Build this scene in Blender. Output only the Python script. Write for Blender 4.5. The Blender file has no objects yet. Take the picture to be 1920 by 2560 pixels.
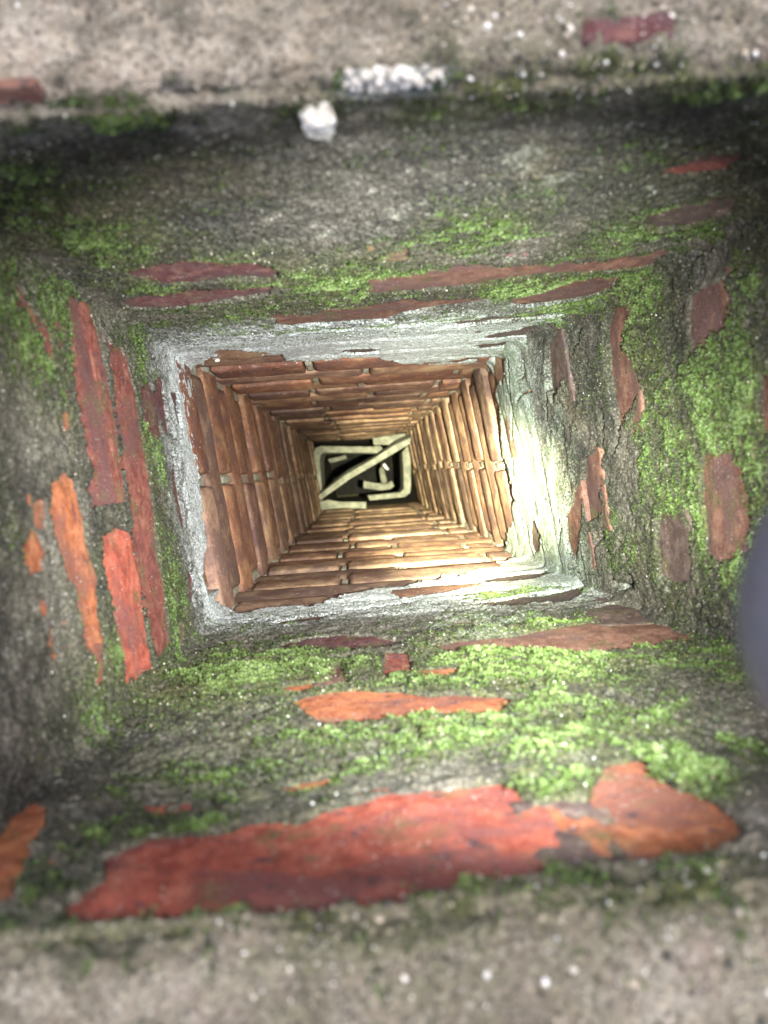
import bpy, bmesh, math, random
import numpy as np
from mathutils import Vector, Matrix

R = math.radians
SC = bpy.context.scene
COL = SC.collection
EYE = 4.9                      # height of the camera above the ground; depths below are measured down from it

# ------------------------------------------------------------------ camera
cam_d = bpy.data.cameras.new('camera')
cam = bpy.data.objects.new('camera', cam_d)
COL.objects.link(cam)
cam.location = (0, 0, EYE)
cam.rotation_euler = (0, 0, 0)           # straight down the shaft
cam_d.sensor_fit = 'VERTICAL'
cam_d.sensor_height = 24.0
cam_d.lens = 16.36
cam_d.shift_x = 0.0223
cam_d.shift_y = -0.0379
cam_d.clip_start = 0.01
cam_d.clip_end = 500.0
cam_d.dof.use_dof = True
cam_d.dof.focus_distance = 0.80
cam_d.dof.aperture_fstop = 4.2
SC.camera = cam

# ------------------------------------------------------------------ sky and sun (overcast)
SUN_EL, SUN_ROT = 80.0, 24.0
world = bpy.data.worlds.new('World')
SC.world = world
world.use_nodes = True
wn = world.node_tree
wn.nodes.clear()
wo = wn.nodes.new('ShaderNodeOutputWorld')
wb = wn.nodes.new('ShaderNodeBackground')
ws = wn.nodes.new('ShaderNodeTexSky')
ws.sky_type = 'NISHITA'
ws.sun_disc = False
ws.sun_elevation = R(SUN_EL)
ws.sun_rotation = R(SUN_ROT)
ws.air_density = 1.0
ws.dust_density = 4.0
wb.inputs['Strength'].default_value = 0.15
wn.links.new(ws.outputs['Color'], wb.inputs['Color'])
wn.links.new(wb.outputs['Background'], wo.inputs['Surface'])

sun_d = bpy.data.lights.new('sun', 'SUN')
sun_d.energy = 1.5
sun_d.angle = R(60)
sun_d.color = (1.0, 0.96, 0.9)
sun = bpy.data.objects.new('sun', sun_d)
COL.objects.link(sun)
sun.location = (0, 0, 12)
sun.rotation_euler = (R(90 - SUN_EL), 0, R(180 - SUN_ROT))

SC.view_settings.view_transform = 'Standard'
SC.view_settings.look = 'None'
SC.view_settings.gamma = 1.0
SC.view_settings.use_curve_mapping = False
SC.view_settings.exposure = 1.22
try:
    SC.cycles.max_bounces = 8
    SC.cycles.diffuse_bounces = 4
    SC.cycles.use_denoising = True
except Exception:
    pass

# exposed brick outlines on each wall: (metres along the wall, metres below the eye line)
PATCHES = [
('bottom','r',[(0.0562,0.229),(0.0555,0.2365),(0.0629,0.2464),(0.0585,0.2633),(0.0698,0.2751),(0.0969,0.2768),(0.1103,0.2862),(0.1259,0.2821),(0.1482,0.2927),(0.1762,0.3013),(0.2133,0.3069),(0.2173,0.2972),(0.2183,0.2805),(0.22,0.2586),(0.2208,0.2429),(0.2123,0.2382),(0.1864,0.2345),(0.1658,0.2291),(0.1401,0.2285),(0.1081,0.2285),(0.0866,0.2285),(0.0665,0.2285)]),
('bottom','d',[(0.2208,0.2794),(0.2314,0.2838),(0.2436,0.2808),(0.2414,0.266),(0.2312,0.2428),(0.2234,0.2426)]),
('bottom','o',[(0.2502,0.2922),(0.2645,0.3131),(0.281,0.3206),(0.2773,0.3037),(0.2811,0.2896),(0.2898,0.2799),(0.2901,0.261),(0.2882,0.2528),(0.2681,0.2423),(0.2421,0.2417),(0.2325,0.2426),(0.2437,0.2675)]),
('bottom','o',[(-0.0155,0.3233),(0.0019,0.314),(0.0096,0.3085),(0.0165,0.2895),(0.022,0.2647),(0.0283,0.2435),(0.0245,0.24),(-0.0248,0.3247)]),
('bottom','o',[(0.1094,0.4341),(0.1284,0.4455),(0.1462,0.4483),(0.1755,0.4398),(0.1947,0.4265),(0.2145,0.4266),(0.243,0.4143),(0.2369,0.4046),(0.225,0.3913),(0.2093,0.3906),(0.1917,0.3964),(0.1783,0.393),(0.1574,0.3949),(0.1313,0.3911),(0.1253,0.4035)]),
('bottom','o',[(0.0984,0.4619),(0.1087,0.4666),(0.1271,0.4707),(0.1427,0.4723),(0.1383,0.4629),(0.1247,0.459),(0.1099,0.4544)]),
('bottom','b',[(0.128,0.5042),(0.1368,0.5144),(0.141,0.4781),(0.1349,0.471)]),
('bottom','m',[(0.1727,0.534),(0.1859,0.5346),(0.185,0.4843),(0.1776,0.4782),(0.1687,0.4803)]),
('bottom','o',[(0.1922,0.4825),(0.21,0.4839),(0.2264,0.4856),(0.2163,0.4711),(0.1987,0.4666)]),
('bottom','p',[(0.0861,0.5846),(0.1044,0.599),(0.1281,0.6022),(0.1601,0.5961),(0.179,0.5772),(0.1865,0.5624),(0.1669,0.5543),(0.1375,0.5521),(0.0995,0.5654)]),
('bottom','b',[(0.207,0.5505),(0.2342,0.5611),(0.2718,0.5628),(0.3141,0.5802),(0.3485,0.5909),(0.4004,0.6024),(0.4035,0.5729),(0.401,0.5273),(0.3918,0.5152),(0.3435,0.5051),(0.3099,0.505),(0.2791,0.5161),(0.2469,0.5278),(0.2163,0.5362)]),
('bottom','d',[(0.3649,0.6465),(0.4189,0.6689),(0.4197,0.6493),(0.4113,0.6046),(0.3556,0.5886),(0.3506,0.6093)]),
('bottom','d',[(0.1886,0.7957),(0.2338,0.8189),(0.2914,0.8248),(0.2948,0.8163),(0.2602,0.7851),(0.229,0.7704),(0.1964,0.7572)]),
('bottom','d',[(0.2995,0.8427),(0.346,0.8631),(0.3833,0.8693),(0.3815,0.8541),(0.3492,0.8166),(0.3009,0.8137)]),
('bottom','d',[(0.2659,0.7017),(0.2936,0.7092),(0.3226,0.7246),(0.3629,0.7339),(0.3897,0.7525),(0.3791,0.7188),(0.3546,0.686),(0.3216,0.6909),(0.288,0.6813)]),
('bottom','o',[(0.1187,0.3146),(0.1246,0.3184),(0.1415,0.3192),(0.1387,0.3115),(0.1275,0.3087),(0.1202,0.3098)]),
('bottom','p',[(0.0663,0.6724),(0.0959,0.6929),(0.1294,0.6974),(0.1088,0.6798),(0.0754,0.6633)]),
('left','m',[(0.0136,0.4775),(0.0065,0.515),(0.0235,0.5233),(0.0493,0.5277),(0.0725,0.5291),(0.0976,0.5296),(0.1229,0.5228),(0.1525,0.5158),(0.1554,0.5072),(0.1553,0.4501),(0.1461,0.451),(0.1316,0.4693),(0.1244,0.4616),(0.1066,0.4647),(0.089,0.464),(0.0655,0.4644),(0.0427,0.4678)]),
('left','m',[(0.0326,0.5456),(0.0304,0.5764),(0.0509,0.5863),(0.084,0.5894),(0.1123,0.584),(0.1491,0.5788),(0.1728,0.5758),(0.2029,0.5684),(0.238,0.5636),(0.2705,0.5507),(0.2825,0.5248),(0.2614,0.5136),(0.2292,0.5153),(0.205,0.5172),(0.1804,0.5168),(0.1562,0.5258),(0.1312,0.5278),(0.0973,0.5345),(0.0628,0.5389)]),
('left','r',[(0.1808,0.4559),(0.1762,0.4868),(0.1815,0.5112),(0.1962,0.5124),(0.2125,0.5127),(0.2441,0.5087),(0.2672,0.5047),(0.2893,0.4985),(0.299,0.4898),(0.2947,0.4682),(0.28,0.4546),(0.2608,0.4529),(0.2456,0.4491),(0.2249,0.4523),(0.2033,0.452)]),
('left','o',[(0.1448,0.3977),(0.1386,0.418),(0.1401,0.4299),(0.1524,0.4308),(0.166,0.431),(0.1823,0.4299),(0.2007,0.4348),(0.2205,0.4302),(0.2382,0.4301),(0.2466,0.4258),(0.2457,0.4123),(0.2358,0.4041),(0.2215,0.403),(0.2049,0.4031),(0.1937,0.3962),(0.182,0.3928),(0.1681,0.3905),(0.1582,0.3906)]),
('left','o',[(0.1771,0.3517),(0.1671,0.3651),(0.1723,0.3703),(0.1784,0.3728),(0.1848,0.3676),(0.1868,0.3571),(0.1816,0.3522)]),
('left','o',[(0.155,0.3762),(0.1523,0.3837),(0.1623,0.3783),(0.1631,0.3728)]),
('left','o',[(0.2468,0.4118),(0.2501,0.424),(0.2594,0.4191),(0.2586,0.4075)]),
('left','o',[(0.2019,0.3593),(0.2053,0.3653),(0.2093,0.3624),(0.2063,0.3587)]),
('left','o',[(0.2164,0.3631),(0.2193,0.3657),(0.2367,0.3659),(0.2297,0.3613)]),
('left','m',[(0.027,0.3955),(0.0274,0.408),(0.0368,0.4177),(0.0422,0.4356),(0.053,0.4372),(0.0673,0.434),(0.053,0.4296),(0.0456,0.4197),(0.0411,0.4105),(0.0346,0.4001)]),
('left','o',[(0.096,0.4355),(0.0969,0.4416),(0.1056,0.436),(0.1046,0.4317)]),
('left','p',[(0.0607,0.6123),(0.0512,0.6403),(0.0663,0.6509),(0.0976,0.6443),(0.1047,0.6261),(0.1017,0.6087),(0.0927,0.5989),(0.0752,0.6036)]),
('left','p',[(0.0407,0.657),(0.0434,0.6839),(0.0631,0.6819),(0.0917,0.6738),(0.1003,0.6716),(0.0948,0.6568),(0.0744,0.6526),(0.0579,0.6529)]),
('left','p',[(0.1109,0.6718),(0.1407,0.6702),(0.1724,0.667),(0.1906,0.6575),(0.1777,0.6512),(0.157,0.6507),(0.1364,0.6578)]),
('left','p',[(0.2186,0.6485),(0.2361,0.6555),(0.2584,0.6421),(0.2511,0.6356),(0.2338,0.6409)]),
('left','p',[(0.0536,0.7079),(0.0504,0.7352),(0.0675,0.7272),(0.093,0.7242),(0.0776,0.7156)]),
('left','b',[(0.2609,0.5871),(0.2675,0.6001),(0.2874,0.5817),(0.2813,0.5723)]),
('top','p',[(0.3395,0.4634),(0.3264,0.456),(0.3039,0.4511),(0.2963,0.445),(0.279,0.447),(0.2576,0.4619),(0.2464,0.4697),(0.2435,0.4924),(0.2504,0.5001),(0.2752,0.4904),(0.2994,0.4961),(0.3215,0.4928),(0.3356,0.4753)]),
('top','p',[(0.364,0.5312),(0.3406,0.5237),(0.3146,0.5173),(0.2872,0.5181),(0.2531,0.5205),(0.2575,0.5395),(0.2863,0.5502),(0.3092,0.5541),(0.3438,0.5594),(0.3659,0.5529)]),
('top','b',[(0.1772,0.5148),(0.1556,0.508),(0.1299,0.5025),(0.0977,0.4986),(0.0767,0.5131),(0.0529,0.5072),(0.0077,0.5157),(0.0054,0.5125),(-0.0057,0.5112),(-0.0301,0.4985),(-0.0441,0.4946),(-0.0552,0.5187),(-0.041,0.5349),(-0.017,0.5415),(-0.0005,0.5397),(0.0322,0.5402),(0.0683,0.542),(0.0902,0.5566),(0.1152,0.5571),(0.14,0.5601),(0.1766,0.5599)]),
('top','b',[(0.0501,0.627),(0.0465,0.6058),(0.0368,0.5952),(0.0261,0.5854),(0.0234,0.5715),(0.0167,0.5593),(-0.0034,0.5554),(-0.024,0.5605),(-0.0306,0.5782),(-0.0317,0.5956),(-0.0282,0.6128),(-0.0069,0.6289),(0.0119,0.638),(0.0358,0.64)]),
('top','b',[(0.2698,0.6152),(0.2508,0.6059),(0.227,0.6161),(0.2056,0.5991),(0.1853,0.5994),(0.1508,0.5928),(0.1182,0.5966),(0.091,0.5988),(0.0656,0.6048),(0.0839,0.6174),(0.1157,0.6197),(0.1427,0.6326),(0.1618,0.6588),(0.1855,0.658),(0.2299,0.6573),(0.252,0.657),(0.2644,0.6494),(0.2593,0.6311)]),
('top','d',[(0.0975,0.7005),(0.0832,0.6907),(0.0569,0.6816),(0.0222,0.6855),(-0.0007,0.6791),(-0.0305,0.6815),(-0.0095,0.6884),(0.0035,0.6982),(0.0474,0.6985),(0.0804,0.7099)]),
('top','d',[(0.0538,0.7941),(0.0363,0.7734),(0.0142,0.7556),(0.0021,0.7356),(-0.0205,0.7276),(-0.0439,0.7239),(-0.0528,0.7576),(-0.0315,0.7669),(-0.0102,0.7852),(0.0288,0.7939)]),
('top','d',[(0.0461,0.8411),(0.0258,0.8285),(0.0078,0.8253),(-0.0056,0.8352),(0.0019,0.8528),(0.0354,0.859)]),
('top','d',[(0.063,0.9454),(0.0455,0.9208),(0.0153,0.9272),(-0.0125,0.9203),(-0.0307,0.9098),(-0.0391,0.9191),(-0.0168,0.9406),(0.0253,0.942),(0.053,0.9564)]),
('top','d',[(0.2082,0.8248),(0.2022,0.8062),(0.1657,0.8154),(0.1644,0.8317),(0.1897,0.8345)]),
('top','p',[(0.3431,0.7602),(0.3341,0.7493),(0.3078,0.7743),(0.2912,0.7809),(0.2943,0.7899),(0.3275,0.7867),(0.3438,0.78)]),
('top','y',[(0.1728,0.4764),(0.1657,0.458),(0.1567,0.4552),(0.1507,0.4763),(0.1614,0.4843)]),
('top','d',[(0.0119,0.4175),(0.0037,0.4046),(-0.0162,0.4013),(-0.0348,0.4013),(-0.0533,0.4149),(-0.0395,0.431),(-0.0247,0.4483),(-0.0025,0.4524)]),
('top','m',[(0.0297,0.357),(0.0172,0.3483),(-0.001,0.3435),(-0.0066,0.3495),(-0.0024,0.3594),(0.0154,0.3621)]),
('right','b',[(0.266,0.6347),(0.2705,0.6205),(0.2672,0.5991),(0.2629,0.5891),(0.2538,0.598),(0.2489,0.6099),(0.2323,0.6133),(0.2219,0.5968),(0.2061,0.5906),(0.1955,0.5945),(0.1857,0.6076),(0.1736,0.6218),(0.1684,0.6309),(0.1806,0.6341),(0.1972,0.6404),(0.2171,0.6398),(0.2409,0.6383)]),
('right','b',[(0.1387,0.7105),(0.1442,0.6754),(0.1209,0.6798),(0.1036,0.6874),(0.09081,0.6841),(0.08352,0.6987),(0.07765,0.7217),(0.09797,0.725),(0.1208,0.7193)]),
('right','b',[(0.1068,0.7409),(0.1116,0.728),(0.08605,0.735),(0.05663,0.753),(0.03277,0.7734),(0.03591,0.7886),(0.05292,0.7937),(0.07347,0.7865),(0.08699,0.764),(0.0948,0.7486)]),
('right','d',[(0.2656,0.7528),(0.2691,0.7358),(0.2622,0.7138),(0.2508,0.7127),(0.2266,0.7306),(0.2155,0.7506),(0.2077,0.7651),(0.2226,0.7675),(0.2456,0.7607)]),
('right','b',[(0.1359,0.5015),(0.1383,0.4739),(0.1394,0.4599),(0.1293,0.4508),(0.1181,0.4472),(0.1085,0.4436),(0.09041,0.4449),(0.07759,0.4479),(0.07294,0.4641),(0.06686,0.4906),(0.06855,0.5026),(0.09052,0.5024),(0.114,0.5034)]),
('right','d',[(0.08873,0.5795),(0.09266,0.5588),(0.09135,0.5382),(0.08353,0.5311),(0.06347,0.5326),(0.04865,0.5317),(0.04138,0.5465),(0.03978,0.5682),(0.04493,0.5822),(0.06679,0.5818)]),
('right','b',[(0.2511,0.4992),(0.2524,0.4861),(0.2491,0.4573),(0.2356,0.4485),(0.2299,0.448),(0.2229,0.4612),(0.2163,0.4796),(0.2167,0.4983),(0.2285,0.5029)]),
('right','b',[(0.1828,0.4203),(0.1824,0.4081),(0.1458,0.4129),(0.1554,0.4217),(0.17,0.4232)]),
('right','d',[(0.05747,0.9366),(0.06352,0.914),(0.04531,0.9066),(0.02631,0.9221),(0.01685,0.953),(0.02807,0.9617)]),
]
# lower edge of the mortar coat
COAT_EDGE = {
'right':[(-0.008218,1.137),(0.0008241,1.154),(0.02977,1.117),(0.05493,1.06),(0.07578,1.048),(0.09376,1.008),(0.1194,1.013),(0.1387,1.016),(0.1587,1.035),(0.2142,0.9925),(0.2391,0.9896),(0.2511,0.9847),(0.2565,0.9333),(0.2709,0.885)],
'left':[(0.0136,0.7849),(0.0244,0.8063),(0.0498,0.807),(0.0672,0.7831),(0.0852,0.774),(0.1171,0.7739),(0.1534,0.7544),(0.1835,0.7396),(0.2065,0.7355),(0.2258,0.7044),(0.2442,0.6938),(0.2613,0.7035),(0.263,0.7675),(0.2676,0.7133),(0.2825,0.7549),(0.2926,0.7693)],
'top':[(-0.0212,0.9819),(-0.0077,1.004),(0.017,0.9653),(0.0631,0.9795),(0.1317,0.9352),(0.1409,0.9116),(0.1663,0.8761),(0.2053,0.8596),(0.2437,0.8551),(0.2756,0.8473),(0.2767,0.8076),(0.301,0.7872),(0.3438,0.78),(0.3593,0.7946),(0.3736,0.8339),(0.3969,0.8295)],
'bottom':[(0.0118,0.7186),(0.0192,0.7192),(0.0296,0.7311),(0.0457,0.7515),(0.0648,0.7548),(0.0818,0.7555),(0.0989,0.7358),(0.1162,0.7748),(0.1293,0.7848),(0.1327,0.7895),(0.1574,0.8083),(0.1713,0.8279),(0.1923,0.8349),(0.2196,0.8505),(0.2472,0.8611),(0.2585,0.9117),(0.2738,0.8851),(0.2904,0.9095),(0.3162,0.9382),(0.3428,0.9851),(0.3637,1.007),(0.391,1.063)],
}
CRACKS = [
('right',0.0024,[(0.2702,0.6801),(0.261,0.687),(0.2483,0.6996)]),
('right',0.0024,[(0.1871,0.6594),(0.1625,0.6637),(0.1209,0.6775),(0.1058,0.6867),(0.09092,0.6817),(0.08235,0.6819),(0.06135,0.7011),(0.04811,0.7218),(0.02894,0.7293),(0.02183,0.7152)]),
('right',0.0024,[(0.05558,0.6928),(0.03942,0.683),(0.02139,0.6888)]),
('right',0.0024,[(0.01719,0.5235),(0.03292,0.5177),(0.04443,0.5064),(0.05937,0.5009)]),
('right',0.0024,[(0.2773,0.4884),(0.2798,0.4817),(0.2789,0.4698)]),
('right',0.0024,[(0.2646,0.8253),(0.2473,0.8317),(0.2447,0.8499)]),
('right',0.0024,[(0.2198,0.8677),(0.2263,0.8536),(0.2261,0.8211)]),
('right',0.0024,[(0.1703,0.6304),(0.157,0.6396),(0.1414,0.654)]),
('right',0.0024,[(0.2722,0.8677),(0.2334,0.8889),(0.1504,0.9615),(0.09325,1.023),(0.08138,0.9989),(0.03975,1.003)]),
('right',0.0024,[(0.2673,0.7494),(0.2317,0.7636),(0.2051,0.7844),(0.1831,0.7885)]),
('right',0.0024,[(0.04256,0.8214),(0.0649,0.8014),(0.08241,0.8062)]),
('right',0.005,[(0.01541,0.6856),(0.01661,0.6655),(0.02303,0.645),(0.03145,0.6496)]),
('right',0.006,[(0.2521,0.9335),(0.2624,0.913),(0.269,0.8994)]),
('bottom',0.003,[(0.3582,0.692),(0.378,0.7354),(0.3982,0.748),(0.4187,0.7465)]),
('bottom',0.004,[(0.4439,0.6707),(0.4753,0.7222),(0.4977,0.7413)]),
('bottom',0.0016,[(0.1346,0.7134),(0.1702,0.7161),(0.2073,0.7346)]),
('bottom',0.0014,[(0.2079,0.5575),(0.2385,0.5683),(0.2457,0.5764)]),
]
# mossy areas: wall, centre along, centre depth, half sizes, strength
MOSSY = [
('top',0.1772,0.5088,0.0738,0.0719,1.00),
('top',0.1135,0.4417,0.0466,0.0552,1.00),
('top',0.0007,0.4517,0.0639,0.0575,1.00),
('top',0.0401,0.5692,0.0454,0.0390,1.90),
('top',-0.0515,0.6003,0.0618,0.1034,2.30),
('top',-0.0248,0.6681,0.0603,0.0566,1.20),
('top',0.3353,0.3996,0.0376,0.0398,1.00),
('top',0.3177,0.5752,0.0898,0.0553,0.70),
('top',0.3300,0.4883,0.0275,0.0582,0.70),
('top',0.1998,0.2976,0.0817,0.0227,0.25),
('top',0.0249,0.3323,0.0611,0.0403,0.35),
('top',-0.0269,0.4530,0.0302,0.0165,2.40),
('top',0.2096,0.6441,0.0882,0.0446,0.60),
('left',0.0127,0.6007,0.0736,0.0712,0.80),
('left',0.1180,0.6070,0.0391,0.0288,1.00),
('left',0.2553,0.5773,0.0823,0.0485,1.10),
('left',0.0448,0.4029,0.0435,0.0526,1.20),
('left',0.2710,0.4207,0.0382,0.0570,0.60),
('left',0.0144,0.4807,0.0580,0.0603,1.20),
('left',0.0898,0.3906,0.0255,0.0314,0.25),
('left',0.0753,0.4390,0.0394,0.0174,0.60),
('bottom',0.0775,0.5107,0.0843,0.0655,1.20),
('bottom',0.2588,0.4718,0.1034,0.0523,1.20),
('bottom',0.1810,0.3614,0.1047,0.0391,0.90),
('bottom',0.2547,0.3673,0.0797,0.0454,1.00),
('bottom',0.0836,0.3324,0.0611,0.0377,0.70),
('bottom',0.2895,0.3017,0.0179,0.0241,2.40),
('bottom',0.3322,0.3224,0.0118,0.0143,1.90),
('bottom',0.3253,0.7236,0.0590,0.0336,1.10),
('bottom',0.3352,0.5860,0.0622,0.0385,1.00),
('bottom',0.0629,0.2796,0.0395,0.0271,0.70),
('bottom',0.0406,0.2504,0.0213,0.0245,0.80),
('bottom',0.2209,0.1815,0.0141,0.0104,1.00),
('bottom',0.2248,0.2326,0.0615,0.0080,0.70),
('left',-0.0354,0.5467,0.0553,0.1074,1.10),
('top',0.3428,0.3319,0.0358,0.0515,0.70),
('bottom',0.2356,0.2988,0.0232,0.0162,1.10),
('bottom',0.0973,0.5894,0.0622,0.0224,0.70),
('bottom',0.3994,0.4831,0.0747,0.0910,0.90),
('bottom',0.1492,0.2224,0.1093,0.0109,0.35),
('right',0.1343,0.5658,0.1089,0.0507,0.90),
('right',0.1853,0.4646,0.0524,0.0425,2.20),
('right',0.1027,0.5130,0.0631,0.0236,1.10),
('right',0.0570,0.4547,0.0439,0.0264,1.20),
('right',0.2669,0.5689,0.0219,0.0418,1.10),
('right',0.0572,0.6546,0.0413,0.0554,0.70),
('right',0.2307,0.6222,0.0488,0.0232,0.50),
('right',0.2447,0.4232,0.0273,0.0272,0.50),
('right',0.1464,0.4267,0.0429,0.0096,1.20),
]

# ------------------------------------------------------------------ helpers
rng = np.random.default_rng(7)
random.seed(7)


def vnoise(p, seed=0):
    """smooth value noise in -1..1 at points p (N,3)"""
    i = np.floor(p).astype(np.int64)
    f = p - i
    f = f * f * (3 - 2 * f)
    out = np.zeros(len(p))
    for dx in (0, 1):
        for dy in (0, 1):
            for dz in (0, 1):
                h = ((i[:, 0] + dx) * 374761393 + (i[:, 1] + dy) * 668265263 + (i[:, 2] + dz) * 2147483647 + seed * 974634777) & 0x7fffffff
                h = ((h ^ (h >> 13)) * 1274126177) & 0x7fffffff
                h = (h ^ (h >> 16)) & 0xffff
                w = (f[:, 0] if dx else 1 - f[:, 0]) * (f[:, 1] if dy else 1 - f[:, 1]) * (f[:, 2] if dz else 1 - f[:, 2])
                out += w * (h / 32767.5 - 1)
    return out


def fbm(p, scale, octaves=3, seed=0, stretch=(1, 1, 1)):
    q = p * (np.array(stretch) * scale)
    out = np.zeros(len(p))
    a = 1.0
    t = 0
    for o in range(octaves):
        out += a * vnoise(q + 17.3 * o, seed + o)
        t += a
        a *= 0.5
        q = q * 2.03
    return out / t * 1.6


def sstep(a, b, x):
    t = np.clip((x - a) / (b - a), 0, 1)
    return t * t * (3 - 2 * t)


def mesh_from(name, verts, faces, smooth=True, attrs=None):
    """faces: (N,3) or (N,4) int array"""
    me = bpy.data.meshes.new(name)
    verts = np.asarray(verts, dtype=np.float32)
    faces = np.asarray(faces, dtype=np.int32)
    n, k = faces.shape
    me.vertices.add(len(verts))
    me.vertices.foreach_set('co', verts.ravel())
    me.loops.add(n * k)
    me.loops.foreach_set('vertex_index', faces.ravel())
    me.polygons.add(n)
    me.polygons.foreach_set('loop_start', np.arange(0, n * k, k, dtype=np.int32))
    me.polygons.foreach_set('use_smooth', np.full(n, smooth, dtype=bool))
    me.update(calc_edges=True)
    for an, av in (attrs or {}).items():
        at = me.attributes.new(an, 'FLOAT', 'POINT')
        at.data.foreach_set('value', np.asarray(av, dtype=np.float32))
    return me


def link(name, me, mat=None, parent=None, color=None, **props):
    o = bpy.data.objects.new(name, me)
    COL.objects.link(o)
    if mat is not None and me is not None:
        if len(me.materials) == 0:
            me.materials.append(mat)
    if parent is not None:
        o.parent = parent
    if color is not None:
        o.color = (*color, 1)
    for k, v in props.items():
        o[k] = v
    return o


# ------------------------------------------------------------------ materials
class NT:
    def __init__(self, name):
        self.m = bpy.data.materials.new(name)
        self.m.use_nodes = True
        self.t = self.m.node_tree
        self.t.nodes.clear()
        self.out = self.t.nodes.new('ShaderNodeOutputMaterial')
        self.b = self.t.nodes.new('ShaderNodeBsdfPrincipled')
        self.t.links.new(self.b.outputs[0], self.out.inputs[0])

    def n(self, typ, **kw):
        nd = self.t.nodes.new(typ)
        for k, v in kw.items():
            setattr(nd, k, v)
        return nd

    def put(self, sock, v):
        if hasattr(v, 'links') or isinstance(v, bpy.types.NodeSocket):
            self.t.links.new(v, sock)
        else:
            if isinstance(v, tuple) and len(v) == 3:
                v = (*v, 1)
            sock.default_value = v

    def coord(self):
        if not hasattr(self, '_c'):
            self._c = self.n('ShaderNodeTexCoord').outputs['Object']
        return self._c

    def mapped(self, scale):
        mp = self.n('ShaderNodeMapping')
        self.put(mp.inputs['Vector'], self.coord())
        mp.inputs['Scale'].default_value = scale
        return mp.outputs[0]

    def noise(self, scale, detail=3, rough=0.55, vec=None):
        nd = self.n('ShaderNodeTexNoise')
        self.put(nd.inputs['Vector'], vec if vec is not None else self.coord())
        nd.inputs['Scale'].default_value = scale
        nd.inputs['Detail'].default_value = detail
        nd.inputs['Roughness'].default_value = rough
        return nd.outputs['Fac']

    def vor(self, scale, vec=None):
        nd = self.n('ShaderNodeTexVoronoi')
        self.put(nd.inputs['Vector'], vec if vec is not None else self.coord())
        nd.inputs['Scale'].default_value = scale
        return nd

    def ramp(self, v, a, b):
        nd = self.n('ShaderNodeMapRange')
        nd.interpolation_type = 'SMOOTHSTEP'
        self.put(nd.inputs['Value'], v)
        nd.inputs['From Min'].default_value = a
        nd.inputs['From Max'].default_value = b
        return nd.outputs[0]

    def math(self, op, a, b=0.0):
        nd = self.n('ShaderNodeMath', operation=op)
        self.put(nd.inputs[0], a)
        self.put(nd.inputs[1], b)
        return nd.outputs[0]

    def mix(self, f, a, b, mode='MIX'):
        nd = self.n('ShaderNodeMix')
        nd.data_type = 'RGBA'
        nd.blend_type = mode
        self.put(nd.inputs[0], f)
        self.put(nd.inputs[6], a)
        self.put(nd.inputs[7], b)
        return nd.outputs[2]

    def attr(self, name):
        nd = self.n('ShaderNodeAttribute')
        nd.attribute_name = name
        return nd.outputs['Fac']

    def bump(self, height, dist, strength=1.0, normal=None):
        nd = self.n('ShaderNodeBump')
        nd.inputs['Strength'].default_value = strength
        nd.inputs['Distance'].default_value = dist
        self.put(nd.inputs['Height'], height)
        if normal is not None:
            self.put(nd.inputs['Normal'], normal)
        return nd.outputs[0]


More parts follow.
